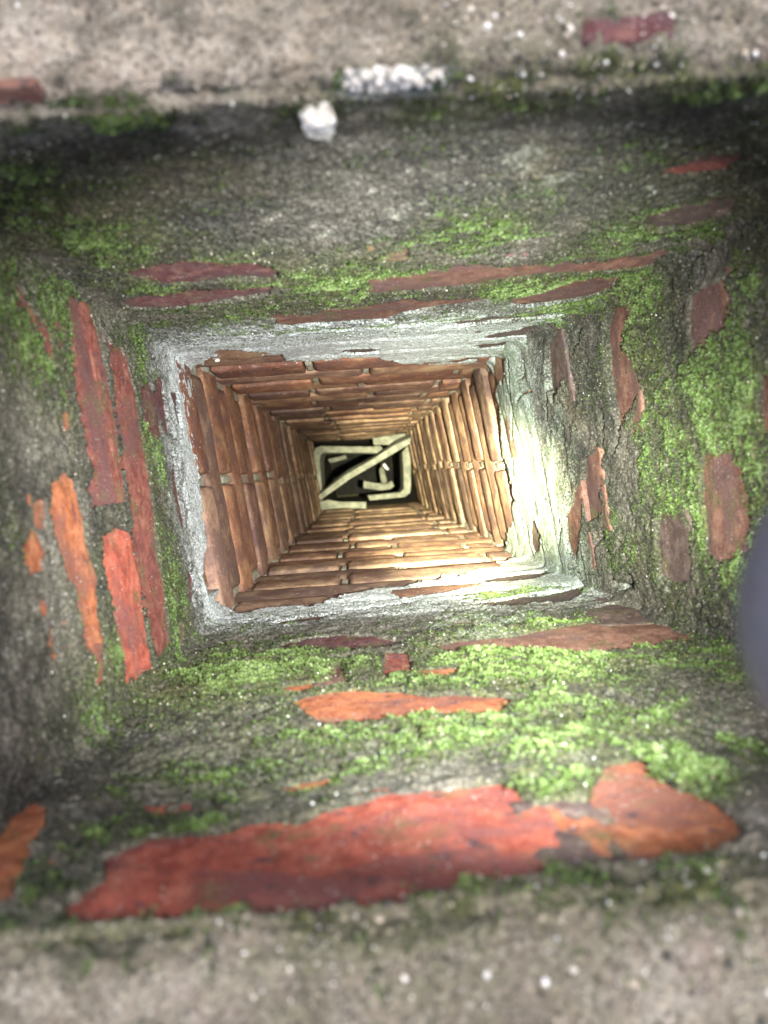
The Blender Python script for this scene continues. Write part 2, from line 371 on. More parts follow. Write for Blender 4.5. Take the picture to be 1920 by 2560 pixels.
def mat_mortar():
    s = NT('mortar coat')
    big = s.noise(13, 5, 0.6)
    mid = s.noise(70, 4, 0.62)
    fine = s.noise(420, 3, 0.65)
    grain = s.noise(1300, 2, 0.6)
    cell = s.vor(620)
    cellc = s.n('ShaderNodeSeparateColor')
    s.put(cellc.inputs[0], cell.outputs['Color'])
    pick = cellc.outputs[0]                       # one value per sand grain
    # weathered cement: brown-grey
    c = s.mix(s.ramp(mid, 0.3, 0.7), (0.085, 0.072, 0.055), (0.19, 0.165, 0.13))
    c = s.mix(s.ramp(fine, 0.46, 0.70), c, (0.30, 0.275, 0.23))
    # black and olive crusts
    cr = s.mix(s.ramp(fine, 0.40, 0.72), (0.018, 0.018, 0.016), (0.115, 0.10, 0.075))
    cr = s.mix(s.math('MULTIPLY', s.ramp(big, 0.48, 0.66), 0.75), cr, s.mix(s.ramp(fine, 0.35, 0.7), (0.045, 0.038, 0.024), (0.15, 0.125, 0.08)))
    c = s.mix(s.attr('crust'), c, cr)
    lich = s.math('MULTIPLY', s.ramp(s.noise(30, 6, 0.72), 0.57, 0.68), 0.6)
    c = s.mix(lich, c, s.mix(s.ramp(fine, 0.4, 0.6), (0.16, 0.165, 0.12), (0.36, 0.36, 0.28)))
    soot = s.math('MULTIPLY', s.ramp(s.noise(19, 6, 0.7), 0.50, 0.36), 0.8)
    c = s.mix(soot, c, s.mix(s.ramp(fine, 0.4, 0.65), (0.014, 0.014, 0.012), (0.06, 0.055, 0.045)))
    # crown of the stack: beige, sandy
    cc = s.mix(s.ramp(mid, 0.35, 0.65), (0.25, 0.21, 0.165), (0.47, 0.41, 0.35))
    cc = s.mix(s.ramp(big, 0.48, 0.62), cc, s.mix(s.ramp(mid, 0.4, 0.6), (0.32, 0.265, 0.23), (0.52, 0.46, 0.42)))
    cc = s.mix(s.ramp(fine, 0.56, 0.72), cc, (0.56, 0.53, 0.49))
    cc = s.mix(s.math('MULTIPLY', s.ramp(fine, 0.44, 0.30), 0.8), cc, (0.07, 0.062, 0.05))
    cc = s.mix(s.math('MULTIPLY', s.ramp(s.noise(36, 5, 0.7), 0.47, 0.36), 0.6), cc, (0.10, 0.092, 0.072))
    cc = s.mix(1.0, cc, (1.0, 0.98, 0.93), 'MULTIPLY')
    c = s.mix(s.attr('crown'), c, cc)
    # algae film
    al = s.mix(s.ramp(fine, 0.38, 0.7), (0.030, 0.038, 0.010), (0.12, 0.125, 0.035))
    af = s.math('MULTIPLY', s.attr('algae'), s.ramp(mid, 0.28, 0.62))
    c = s.mix(af, c, al)
    # lime bloom
    lim = s.mix(s.ramp(fine, 0.38, 0.66), (0.34, 0.365, 0.375), (0.68, 0.70, 0.70))
    lim = s.mix(s.math('MULTIPLY', s.attr('green'), s.ramp(mid, 0.25, 0.6)), lim, s.mix(s.ramp(fine, 0.38, 0.66), (0.13, 0.175, 0.12), (0.30, 0.36, 0.27)))
    lf = s.math('MULTIPLY', s.attr('lime'), s.ramp(s.math('ADD', s.math('MULTIPLY', mid, 0.6), s.math('MULTIPLY', fine, 0.6)), 0.44, 0.68))
    lf2 = s.math('MAXIMUM', lf, s.math('MULTIPLY', s.ramp(s.attr('lime'), 0.7, 1.0), 0.85))
    c = s.mix(lf2, c, lim)
    # bare joint mortar of the lower shaft
    jm = s.mix(s.ramp(mid, 0.3, 0.7), (0.27, 0.245, 0.19), (0.50, 0.47, 0.38))
    jm = s.mix(s.math('MULTIPLY', s.ramp(fine, 0.5, 0.3), 0.7), jm, (0.14, 0.12, 0.09))
    c = s.mix(s.attr('joint'), c, jm)
    # sand grains: some pale, some dark
    bare = s.math('SUBTRACT', 1.0, s.math('MULTIPLY', s.attr('joint'), 0.7))
    g1 = s.math('MULTIPLY', s.math('MULTIPLY', s.ramp(pick, 0.84, 0.95), s.ramp(mid, 0.42, 0.66)), s.ramp(cell.outputs['Distance'], 0.55, 0.30))
    c = s.mix(s.math('MULTIPLY', s.math('MULTIPLY', g1, 0.65), bare), c, (0.56, 0.54, 0.49))
    g2 = s.math('MULTIPLY', s.ramp(pick, 0.30, 0.18), s.ramp(cell.outputs['Distance'], 0.60, 0.35))
    c = s.mix(s.math('MULTIPLY', s.math('MULTIPLY', g2, 0.75), bare), c, (0.018, 0.017, 0.014))
    s.put(s.b.inputs['Base Color'], c)
    s.put(s.b.inputs['Roughness'], s.ramp(fine, -0.3, 1.0))
    s.b.inputs['Specular IOR Level'].default_value = 0.35
    b1 = s.bump(s.math('MULTIPLY', fine, s.math('SUBTRACT', 1.0, s.math('MULTIPLY', s.attr('lime'), 0.75))), 0.0034, 1.0)
    b2 = s.bump(cell.outputs['Distance'], 0.0008, 0.6, b1)
    b3 = s.bump(grain, 0.0010, 0.9, b2)
    s.put(s.b.inputs['Normal'], b3)
    return s.m


def mat_brick(name, worn):
    s = NT(name)
    oi = s.n('ShaderNodeObjectInfo')
    col = oi.outputs['Color']
    # shift the pattern for every brick
    va = s.n('ShaderNodeVectorMath', operation='ADD')
    s.put(va.inputs[0], s.coord())
    cmb = s.n('ShaderNodeCombineXYZ')
    for i, k in enumerate((3.1, 7.7, 5.3)):
        s.put(cmb.inputs[i], s.math('MULTIPLY', oi.outputs['Random'], k))
    s.put(va.inputs[1], cmb.outputs[0])
    vec = va.outputs[0]
    mp = s.n('ShaderNodeMapping')
    s.put(mp.inputs['Vector'], vec)
    mp.inputs['Scale'].default_value = (0.45, 1.0, 1.0)       # drag marks along the brick
    drag = s.noise(28 if worn else 120, 6, 0.68, vec)
    big = s.noise(26, 5, 0.65, vec if worn else mp.outputs[0])
    mid = s.noise(80, 4, 0.6, vec)
    fine = s.noise(600, 3, 0.6, vec)
    dark = s.mix(1.0, col, (0.55, 0.45, 0.47), 'MULTIPLY')
    lite = s.mix(0.25, col, (0.50, 0.30, 0.20))
    c = s.mix(s.ramp(drag, 0.36, 0.66), dark, col)
    c = s.mix(s.math('MULTIPLY', s.ramp(fine, 0.48, 0.30), 0.55), c, dark)
    c = s.mix(s.math('MULTIPLY', s.ramp(mid, 0.50, 0.72), 0.6), c, lite)
    # sooty film
    film = s.mix(0.45, dark, (0.10, 0.075, 0.08))
    c = s.mix(s.math('MULTIPLY', s.ramp(big, 0.46, 0.60), 0.85), c, film)
    if worn:
        c = s.mix(s.math('MULTIPLY', s.ramp(big, 0.46, 0.32), 0.55), c, (0.34, 0.25, 0.16))
        c = s.mix(s.math('MULTIPLY', s.ramp(s.noise(260, 2, 0.5, vec), 0.66, 0.74), 0.7), c, (0.55, 0.50, 0.42))
    else:
        pit = s.ramp(s.noise(190, 3, 0.6, mp.outputs[0]), 0.60, 0.68)
        c = s.mix(s.math('MULTIPLY', pit, 0.8), c, (0.045, 0.035, 0.04))
        alg = s.math('MULTIPLY', s.ramp(s.noise(42, 4, 0.65, vec), 0.53, 0.70), 0.7)
        c = s.mix(alg, c, s.mix(s.ramp(fine, 0.4, 0.65), (0.05, 0.05, 0.02), (0.15, 0.14, 0.06)))
        c = s.mix(s.math('MULTIPLY', s.ramp(s.noise(700, 2, 0.5, vec), 0.68, 0.73), 0.8), c, (0.6, 0.57, 0.53))
    s.put(s.b.inputs['Base Color'], c)
    s.put(s.b.inputs['Roughness'], s.ramp(mid, -0.5, 0.95))
    s.b.inputs['Specular IOR Level'].default_value = 0.2
    b1 = s.bump(drag, 0.0012, 0.5)
    b2 = s.bump(fine, 0.0012, 1.0, b1)
    s.put(s.b.inputs['Normal'], b2)
    return s.m


def mat_moss():
    s = NT('moss leaves')
    t = s.attr('tone')
    c = s.mix(s.ramp(t, 0.0, 0.35), (0.016, 0.022, 0.008), (0.052, 0.075, 0.015))
    c = s.mix(s.ramp(t, 0.35, 0.75), c, (0.105, 0.175, 0.036))
    c = s.mix(s.ramp(t, 0.82, 1.0), c, (0.34, 0.37, 0.18))
    s.put(s.b.inputs['Base Color'], c)
    s.b.inputs['Roughness'].default_value = 0.5
    s.b.inputs['Specular IOR Level'].default_value = 0.4
    tr = s.n('ShaderNodeBsdfTranslucent')
    s.put(tr.inputs['Color'], c)
    mx = s.n('ShaderNodeMixShader')
    mx.inputs[0].default_value = 0.25
    s.t.links.new(s.b.outputs[0], mx.inputs[1])
    s.t.links.new(tr.outputs[0], mx.inputs[2])
    s.t.links.new(mx.outputs[0], s.out.inputs[0])
    return s.m


def mat_grit():
    s = NT('sand grains')
    t = s.attr('tone')
    c = s.mix(s.ramp(t, 0.0, 0.3), (0.05, 0.047, 0.04), (0.24, 0.21, 0.17))
    c = s.mix(s.ramp(t, 0.3, 0.6), c, (0.45, 0.38, 0.28))
    c = s.mix(s.ramp(t, 0.6, 0.9), c, (0.78, 0.76, 0.72))
    s.put(s.b.inputs['Base Color'], c)
    s.b.inputs['Roughness'].default_value = 0.45
    return s.m


def mat_clay_dusty():
    s = NT('dusty broken clay')
    n1 = s.noise(30, 4, 0.6)
    n2 = s.noise(300, 3, 0.6)
    c = s.mix(s.ramp(n1, 0.35, 0.65), (0.13, 0.135, 0.105), (0.24, 0.24, 0.19))
    c = s.mix(s.math('MULTIPLY', s.ramp(n2, 0.5, 0.75), 0.5), c, (0.36, 0.35, 0.29))
    s.put(s.b.inputs['Base Color'], c)
    s.b.inputs['Roughness'].default_value = 0.95
    s.put(s.b.inputs['Normal'], s.bump(n2, 0.003, 0.8))
    return s.m


def mat_plain(name, c1, c2, scale, rough, metal=0.0, bumpd=0.0):
    s = NT(name)
    n1 = s.noise(scale, 4, 0.6)
    s.put(s.b.inputs['Base Color'], s.mix(s.ramp(n1, 0.35, 0.65), c1, c2))
    s.b.inputs['Roughness'].default_value = rough
    s.b.inputs['Metallic'].default_value = metal
    if bumpd:
        s.put(s.b.inputs['Normal'], s.bump(n1, bumpd, 0.8))
    return s.m


MORTAR = mat_mortar()
BRICK = mat_brick('weathered brick', False)
BRICK_DEEP = mat_brick('sooty brick', True)
MOSS = mat_moss()
GRIT = mat_grit()
CLAY = mat_clay_dusty()
LIME = mat_plain('white lime stone', (0.42, 0.38, 0.32), (0.70, 0.67, 0.62), 260, 0.9, 0, 0.004)

BRICK_COL = {'r': (0.36, 0.095, 0.06), 'o': (0.38, 0.135, 0.06), 'p': (0.12, 0.05, 0.05), 'b': (0.20, 0.105, 0.075),
             'd': (0.11, 0.08, 0.068), 'm': (0.21, 0.07, 0.052), 'y': (0.30, 0.23, 0.10)}

# ------------------------------------------------------------------ ground
gm = mesh_from('ground', [(-200, -200, 0), (200, -200, 0), (200, 200, 0), (-200, 200, 0)], [(0, 1, 2, 3)], False)
link('ground', gm, mat_plain('ground grass and soil', (0.05, 0.06, 0.025), (0.10, 0.09, 0.05), 3.0, 0.95), kind='structure')

# ------------------------------------------------------------------ the shaft: plan of the flue
PLAN = {'TL': (-0.2065, 0.1322), 'TR': (0.1833, 0.1594), 'BR': (0.2437, -0.1243), 'BL': (-0.1516, -0.1516)}
SIDES = {'top': ('TR', 'TL'), 'left': ('TL', 'BL'), 'bottom': ('BL', 'BR'), 'right': ('BR', 'TR')}
RIM, RR, DEPTH = 0.238, 0.012, 4.7
COURSE0, COURSE = 0.230, 0.075


def corner(k, d):
    d = np.asarray(d, float)
    w = (1 - sstep(0.5, 0.9, d))[..., None]
    p = np.broadcast_to(np.array(PLAN[k]), d.shape + (2,)).copy()
    if k == 'TR':
        p = p + np.array([0.052, 0.0036]) * w          # the opening is wider towards this corner
    if k == 'BR':
        p = p + np.array([0.014, -0.001]) * w
    return p


def frame(side, d):
    """origin, unit tangent, inward normal and length of a wall at depth d"""
    A, B = corner(SIDES[side][0], d), corner(SIDES[side][1], d)
    t = B - A
    L = np.sqrt((t ** 2).sum(-1))
    t = t / L[..., None]
    n = np.stack([-t[..., 1], t[..., 0]], -1)
    return A, t, n, L


def along0(side, d):
    """the outlines on the far wall are measured from its lower-shaft corner"""
    if side != 'top':
        return np.zeros_like(np.asarray(d, float))
    A, t, n, L = frame('top', d)
    return -np.sqrt(((A - np.array(PLAN['TR'])) ** 2).sum(-1))


def poly_sd(x, y, poly):
    """signed distance to a closed outline, negative inside"""
    P = np.array(poly)
    Q = np.roll(P, -1, 0)
    best = np.full(x.shape, 1e9)
    inside = np.zeros(x.shape, bool)
    for (x0, y0), (x1, y1) in zip(P, Q):
        ex, ey = x1 - x0, y1 - y0
        t = np.clip(((x - x0) * ex + (y - y0) * ey) / (ex * ex + ey * ey + 1e-12), 0, 1)
        best = np.minimum(best, np.hypot(x - x0 - t * ex, y - y0 - t * ey))
        c = ((y0 > y) != (y1 > y)) & (x < (x1 - x0) * (y - y0) / (y1 - y0 + 1e-12) + x0)
        inside ^= c
    return np.where(inside, -best, best)


def line_d(x, y, pts):
    best = np.full(x.shape, 1e9)
    for (x0, y0), (x1, y1) in zip(pts[:-1], pts[1:]):
        ex, ey = x1 - x0, y1 - y0
        t = np.clip(((x - x0) * ex + (y - y0) * ey) / (ex * ex + ey * ey + 1e-12), 0, 1)
        best = np.minimum(best, np.hypot(x - x0 - t * ex, y - y0 - t * ey))
    return best


chimney = bpy.data.objects.new('chimney', None)
COL.objects.link(chimney)
chimney['label'] = 'old square brick chimney shaft seen from its mossy top down into the flue'
chimney['category'] = 'chimney'

# rows of the wall sheet: from the outer edge of the crown over the lip and down the shaft
crown_off = np.concatenate([np.linspace(0.150, 0.075, 14, endpoint=False), np.linspace(0.075, RR, 62)])
arc = np.linspace(0, math.pi / 2, 16)[1:-1]
dd = [RIM + RR]
while dd[-1] < 1.25:
    dd.append(dd[-1] + 0.00105 + 0.0032 * (dd[-1] - 0.24) ** 1.1)
while dd[-1] < 3.1:
    dd.append(dd[-1] + 0.0055 + 0.002 * (dd[-1] - 1.25))
while dd[-1] < DEPTH:
    dd.append(dd[-1] + 0.05)
dd = np.array(dd)
row_off = np.concatenate([crown_off, RR - RR * np.sin(arc), np.zeros(len(dd))])
row_dep = np.concatenate([np.full(len(crown_off), RIM), RIM + RR - RR * np.cos(arc), dd])
row_ang = np.concatenate([np.full(len(crown_off), 0.0), arc, np.full(len(dd), math.pi / 2)])   # 0: surface faces up, 90: faces into the flue
NR = len(row_off)
DEEP = {}          # collected joint data
SCATTER = []       # (positions, normals, moss weight, grit weight, tone)


def joint_layout(side):
    """bricks of the lower shaft: list of (course, u0, u1, d0, d1, proud, is_long)"""
    out = []
    A, t, n, L = frame(side, np.array(2.0))
    L = float(L)
    r = random.Random(hash_side(side))
    edge = COAT_EDGE[side]
    eu = [e[0] for e in edge]
    ed = [e[1] for e in edge]
    k = 0
    while True:
        d0 = COURSE0 + COURSE * k
        if d0 > 3.0:
            break
        odd = (k % 2 == 1)
        if side in ('left', 'right'):
            cuts = [(0.004, 0.135), (0.147, L - 0.004)] if odd else [(0.010, L - 0.010)]
            if odd:
                j = r.uniform(-0.008, 0.008)
                cuts = [(-0.012, 0.138 + j), (0.151 + j, L + 0.012)]
        else:
            j = r.uniform(-0.014, 0.014)
            if odd:
                cuts = [(0.009, 0.118 + j), (0.129 + j, 0.338 + j), (0.349 + j, L - 0.009)]
            else:
                cuts = [(-0.012, 0.212 + j), (0.223 + j, L + 0.012)]
            if side == 'top':
                cuts = [(L - b_, L - a_) for a_, b_ in cuts[::-1]]
        for (u0, u1) in cuts:
            hh = 0.0660 + r.uniform(-0.002, 0.002)
            um = (u0 + u1) / 2
            lo = min(np.interp(np.linspace(u0, u1, 9), eu, ed))
            if d0 + hh < lo - 0.012:
                continue
            proud = (0.0042 if odd else 0.0) + r.uniform(-0.003, 0.003)
            out.append((k, u0, u1, d0 + r.uniform(-0.0015, 0.0015), d0 + hh, proud))
        k += 1
    return out


def hash_side(s):
    return {'top': 11, 'left': 23, 'bottom': 37, 'right': 53}[s]


WALL_LABEL = {'top': 'far wall of the flue, black crust above pale lime', 'left': 'left wall of the flue with long red bricks',
              'bottom': 'near wall of the flue with the big red brick', 'right': 'right wall of the flue, greenest with moss and cracks'}
walls = {}
for side in ('top', 'left', 'bottom', 'right'):
    A2, t2, n2, L2 = frame(side, np.array(0.4))
    ncol = int(float(L2) / 0.00135)
    cu = np.linspace(0, 1, ncol)
    lap = 0.012 * sstep(0.012, 0.0, row_off)
    Ar, tr, nr, Lr = frame(side, row_dep)
    # mitre of the crown at both ends
    ext = lap + row_off * 0.95
    U = -ext[:, None] + cu[None, :] * (Lr + 2 * ext)[:, None]
    bx = Ar[:, None, 0] + tr[:, None, 0] * U - nr[:, None, 0] * row_off[:, None]
    by = Ar[:, None, 1] + tr[:, None, 1] * U - nr[:, None, 1] * row_off[:, None]
    dep = np.broadcast_to(row_dep[:, None], U.shape).copy()
    dep = dep + 0.15 * by * np.clip((0.42 - dep) / (0.42 - RIM - RR), 0, 1)     # the crown is not level
    base = np.stack([bx.ravel(), by.ravel(), (EYE - dep).ravel()], 1)
    ang = np.broadcast_to(row_ang[:, None], U.shape).ravel()
    N = np.stack([np.broadcast_to(nr[:, None, 0], U.shape).ravel() * np.sin(ang), np.broadcast_to(nr[:, None, 1], U.shape).ravel() * np.sin(ang), np.cos(ang)], 1)
    Um = (U + along0(side, row_dep)[:, None]).ravel()
    Uw = U.ravel()
    Lw = np.broadcast_to(Lr[:, None], U.shape).ravel()
    off = np.broadcast_to(row_off[:, None], U.shape).ravel()
    D = dep.ravel()
    n1 = fbm(base, 9, 3, 1)
    n2 = fbm(base, 45, 3, 4)
    n3 = fbm(base, 170, 2, 9)
    n4 = fbm(base, 520, 2, 14)
    # where the coat ends
    e = np.array(COAT_EDGE[side])
    dend = np.interp(Um, e[:, 0], e[:, 1])
    cov = dend - D + 0.012 * n2 * 0.5 + 0.006 * n3               # >0: coated
    sdm = np.full(len(D), 1.0)
    near = D < 1.2
    for (w, c, poly) in PATCHES:
        if w != side:
            continue
        P = np.array(poly)
        m = near & (Um > P[:, 0].min() - .012) & (Um < P[:, 0].max() + .012) & (D > P[:, 1].min() - .012) & (D < P[:, 1].max() + .012)
        if m.any():
            sdm[m] = np.minimum(sdm[m], poly_sd(Um[m], D[m], poly))
    hole = sdm + 0.0008 * n2 + 0.0007 * n3 + 0.0011 * n4 - 0.0020
    coat = sstep(-0.0012, 0.0012, cov) * sstep(-0.0009, 0.0009, hole)
    # moss
    moss = np.zeros(len(D))
    for (w, u0, d0, ru, rd, st) in MOSSY:
        if w == side:
            g = ((Um - u0) / ru) ** 2 + ((D - d0) / rd) ** 2
            moss = np.maximum(moss, st * np.exp(-0.9 * g ** 1.3))
    mossn = moss * 0.95 + 0.40 * n2 + 0.34 * n3 - 0.30
    lipm = np.exp(-((D - RIM - 0.012 - 0.15 * base[:, 1]) / 0.010) ** 2) * (off < 0.02)
    moss = np.maximum(moss, 0.55 * lipm)
    mossn = np.maximum(mossn, 0.5 * lipm + 0.45 * n2 + 0.3 * n3 - 0.25)
    mossw = sstep(-0.1, 1.0, mossn) * sstep(-0.45, 0.55, n4 + 0.6 * n3) * (D < 0.95) * coat * np.clip(moss * 3, 0, 1)
    band = sstep(0.27, 0.36, D) * sstep(0.78, 0.62, D) * (0.35 if side == 'left' else 1.0)
    mossw = np.maximum(mossw, 0.20 * sstep(0.1, 1.0, n3 + 0.8 * n2 + 0.5 * n1 + 0.3) * band * coat)
    lime = sstep(0.60, 0.74, D + 0.05 * n1 + 0.03 * n2) * coat
    if side == 'right':
        lime = sstep(0.70, 0.86, D + 0.05 * n1 + 0.05 * n2) * coat
    calm = 1 - 0.55 * lime
    # courses telegraph through the coat
    ph = ((D - COURSE0) / COURSE) % 1.0
    jn = np.exp(-((np.minimum(ph, 1 - ph)) / 0.09) ** 2)
    dc = np.minimum(Uw, Lw - Uw)
    upper = 1 - sstep(0.75, 1.05, D)
    h_coat = 0.0038 + 0.0030 * n1 + calm * (0.0015 * n2 + 0.0012 * n3 + 0.0009 * n4) - 0.0030 * jn * (0.6 + 0.5 * n1) + 0.0012 * mossw
    fil = np.clip(1 - dc / 0.015, 0, 1.4)
    h_coat = h_coat + 0.009 * fil ** 2 * (1 + 0.5 * n2) * sstep(0.27, 0.42, D)
    h_coat = np.where(off > 0.001, 0.004 * n1 + 0.0035 * n2 + 0.002 * n3 + 0.0012 * n4, h_coat)
    wn_ = sstep(0.0, 0.016, sdm)
    h_coat = np.where(off > 0.001, h_coat, (0.0042 + 0.0006 * n2 + 0.0007 * n3 + 0.0006 * n4) * (1 - wn_) + h_coat * wn_)
    h_bare = np.where(D < dend, -0.005, -0.009) + 0.002 * n2 + 0.001 * n3
    lay = joint_layout(side)
    DEEP[side] = lay
    # head joints and the corner ends are filled nearly flush
    rows = {}
    for (k, u0, u1, d0, d1, pr) in lay:
        rows.setdefault(k, []).append((u0, u1, d0, d1))
    for k, bs in rows.items():
        d0, d1 = bs[0][2] + 0.004, bs[0][3] - 0.002
        m = (D > d0) & (D < d1) & (D >= dend - 0.02)
        if m.any():
            gap = np.ones(m.sum(), bool)
            for (u0, u1, _, _) in bs:
                gap &= ~((Uw[m] > u0 - 0.001) & (Uw[m] < u1 + 0.001))
            hb = h_bare[m]
            rr_ = random.Random(k * 7 + hash_side(side))
            hb[gap] = -0.0015 + rr_.uniform(-0.003, 0.002) + 0.001 * n3[m][gap]
            h_bare[m] = hb
    h = h_bare * (1 - coat) + h_coat * coat
    for (w, wd, pts) in CRACKS:
        if w != side:
            continue
        P = np.array(pts)
        m = near & (Um > P[:, 0].min() - .01) & (Um < P[:, 0].max() + .01) & (D > P[:, 1].min() - .01) & (D < P[:, 1].max() + .01)
        if m.any():
            dl = line_d(Um[m], D[m], pts) + 0.0008 * n3[m] + 0.0005 * n4[m]
            h[m] -= (0.010 if wd > 0.002 else 0.006) * sstep(wd, wd * 0.35, dl)
    V = base + N * h[:, None]
    # stains
    lime = np.maximum(lime, 1.25 * np.exp(-(((base[:, 0] - 0.0125) / 0.019) ** 4 + ((D - 0.2625) / 0.006) ** 2)) * (side == 'top') * (off < 0.005) * (0.75 + 0.5 * n3))
    lime = np.clip(lime, 0, 1)
    crown = sstep(0.290, 0.252, D + 0.018 * n2 + 0.006 * n3)
    if side == 'bottom':
        crown = crown * np.clip(0.62 + 0.5 * n1 + 0.3 * n2, 0.15, 1)
    crust = np.clip(0.82 + 0.5 * n1 + 0.2 * n2, 0, 1) * (1 - crown)
    if side == 'top':
        crust = np.clip(crust + 0.35 * np.exp(-((D - 0.36) / 0.08) ** 2), 0, 1)
    if side == 'right':
        crust = np.clip(crust + 0.2, 0, 1)
    if side == 'left':
        crust = np.clip(crust - 0.45 * sstep(0.46, 0.40, D), 0, 1)
    algae = np.clip(moss * 0.9 + 0.14 + 0.5 * n1, 0, 1) * (1 - lime * 0.8) * (1 - 0.5 * crown)
    lip = np.exp(-((D - RIM - 0.012 - 0.15 * base[:, 1]) / 0.012) ** 2)
    algae = np.clip(algae + 0.9 * lip * (0.6 + 0.6 * n1), 0, 1)
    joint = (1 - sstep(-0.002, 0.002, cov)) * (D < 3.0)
    crust = np.where(D >= 3.0, 1.0, crust)                # blackened below the fallen liner: darkness of the hole put into the colour
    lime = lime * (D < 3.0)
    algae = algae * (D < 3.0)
    NC = ncol
    idx = np.arange(NR * NC).reshape(NR, NC)
    F = np.stack([idx[:-1, :-1].ravel(), idx[1:, :-1].ravel(), idx[1:, 1:].ravel(), idx[:-1, 1:].ravel()], 1)
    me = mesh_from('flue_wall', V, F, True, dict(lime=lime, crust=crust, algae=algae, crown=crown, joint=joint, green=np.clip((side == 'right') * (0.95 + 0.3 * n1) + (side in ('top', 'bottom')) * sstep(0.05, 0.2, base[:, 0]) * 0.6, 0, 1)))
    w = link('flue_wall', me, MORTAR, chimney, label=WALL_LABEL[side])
    walls[side] = w
    # areas for scattering
    G = V.reshape(NR, NC, 3)
    du = np.linalg.norm(np.gradient(G, axis=1), axis=2)
    dv = np.linalg.norm(np.gradient(G, axis=0), axis=2)
    area = np.minimum((du * dv).ravel(), 4e-6)
    facing = N
    vis = (D < 1.0) & (off < 0.09)
    mw = mossw * area * vis
    gw = area * vis * (coat > 0.5) * (0.25 + 1.6 * crown + 0.5 * np.clip(n2, 0, 1)) * (1 - 0.6 * lime) * np.clip(0.3 + 1.4 * n1, 0.05, 2)
    SCATTER.append((V, N, mw, gw, n1, n2, D, du.ravel(), dv.ravel(), mossw, lime, side))

# ------------------------------------------------------------------ bricks
def brick_mesh(lx, ly, lz, rad, seg, seed, amp, bulge=0.0):
    """rounded, chipped brick centred on its front face; x along, y out of the wall (front at y=0), z up"""
    nx, ny, nz = seg
    pts, faces = [], []
    ids = {}

    def vid(i, j, k):
        if (i, j, k) not in ids:
            ids[(i, j, k)] = len(pts)
            pts.append((i / nx - 0.5, j / ny - 1.0, k / nz - 0.5))
        return ids[(i, j, k)]
    for i in range(nx):
        for k in range(nz):
            faces.append((vid(i, ny, k), vid(i, ny, k + 1), vid(i + 1, ny, k + 1), vid(i + 1, ny, k)))
        for j in range(ny):
            faces.append((vid(i, j, nz), vid(i + 1, j, nz), vid(i + 1, j + 1, nz), vid(i, j + 1, nz)))
            faces.append((vid(i, j, 0), vid(i, j + 1, 0), vid(i + 1, j + 1, 0), vid(i + 1, j, 0)))
    for j in range(ny):
        for k in range(nz):
            faces.append((vid(0, j, k), vid(0, j, k + 1), vid(0, j + 1, k + 1), vid(0, j + 1, k)))
            faces.append((vid(nx, j, k), vid(nx, j + 1, k), vid(nx, j + 1, k + 1), vid(nx, j, k + 1)))
    q = np.array(pts)
    # concentrate lines at the edges
    for ax, L in ((0, lx), (2, lz)):
        s = q[:, ax] * 2
        q[:, ax] = np.sign(s) * np.abs(s) ** 0.75 / 2
    q = q * np.array([lx, ly, lz])
    inner = np.stack([np.clip(q[:, 0], -lx / 2 + rad, lx / 2 - rad), np.minimum(q[:, 1], -rad), np.clip(q[:, 2], -lz / 2 + rad, lz / 2 - rad)], 1)
    v = q - inner
    ln = np.linalg.norm(v, axis=1)
    nrm = np.where(ln[:, None] > 1e-9, v / np.maximum(ln, 1e-9)[:, None], 0)
    p = inner + nrm * np.minimum(ln, rad)[:, None]
    off = np.array([seed * 3.17, seed * 1.31, seed * 0.77])
    p = p + nrm * (amp * fbm(p + off, 30, 3, seed))[:, None] + nrm * (0.5 * amp * fbm(p + off, 130, 2, seed + 5))[:, None]
    p[:, 1] -= bulge * (p[:, 2] / (lz / 2)) ** 2 * np.clip((p[:, 1] + 0.03) / 0.03, 0, 1)
    return mesh_from('brick', p, np.array(faces), True)


def place_brick(side, u, d, proud, me, mat, color, tilt=0.0, roll=0.0):
    A, t, n, L = frame(side, np.array(d))
    a0 = float(along0(side, np.array(d)))
    p = A + t * (u - a0) + n * proud
    o = link('brick', me, mat, walls[side], color)
    m = Matrix(((t[0], n[0], 0, p[0]), (t[1], n[1], 0, p[1]), (0, 0, 1, EYE - d), (0, 0, 0, 1)))
    o.matrix_world = m @ Matrix.Rotation(tilt, 4, 'Y') @ Matrix.Rotation(roll, 4, 'X')
    return o


# bricks that show through the coat
rb = random.Random(3)
for i, (side, c, poly) in enumerate(PATCHES):
    P = np.array(poly)
    u0, u1 = P[:, 0].min(), P[:, 0].max()
    d0, d1 = P[:, 1].min(), P[:, 1].max()
    ln = (u1 - u0) + 0.018
    ht = max(0.05, min(0.092, (d1 - d0) + 0.014)) if (d1 - d0) > 0.03 else (d1 - d0) + 0.016
    if (u1 - u0) < 0.03 and (d1 - d0) < 0.03:
        ln = (u1 - u0) + 0.016
    dm = (d0 + d1) / 2
    top_ = max(dm - ht / 2, 0.2315 if side == 'bottom' else 0.0)      # stay below the lip
    ht, dm = dm + ht / 2 - top_, (dm + ht / 2 + top_) / 2
    me = brick_mesh(ln, 0.06, ht, 0.003, (24, 2, 12), 20 + i, 0.0014)
    col = np.array(BRICK_COL[c]) * rb.uniform(0.85, 1.12)
    place_brick(side, (u0 + u1) / 2, dm, 0.0012, me, BRICK, tuple(col), 0.0, 0.0)

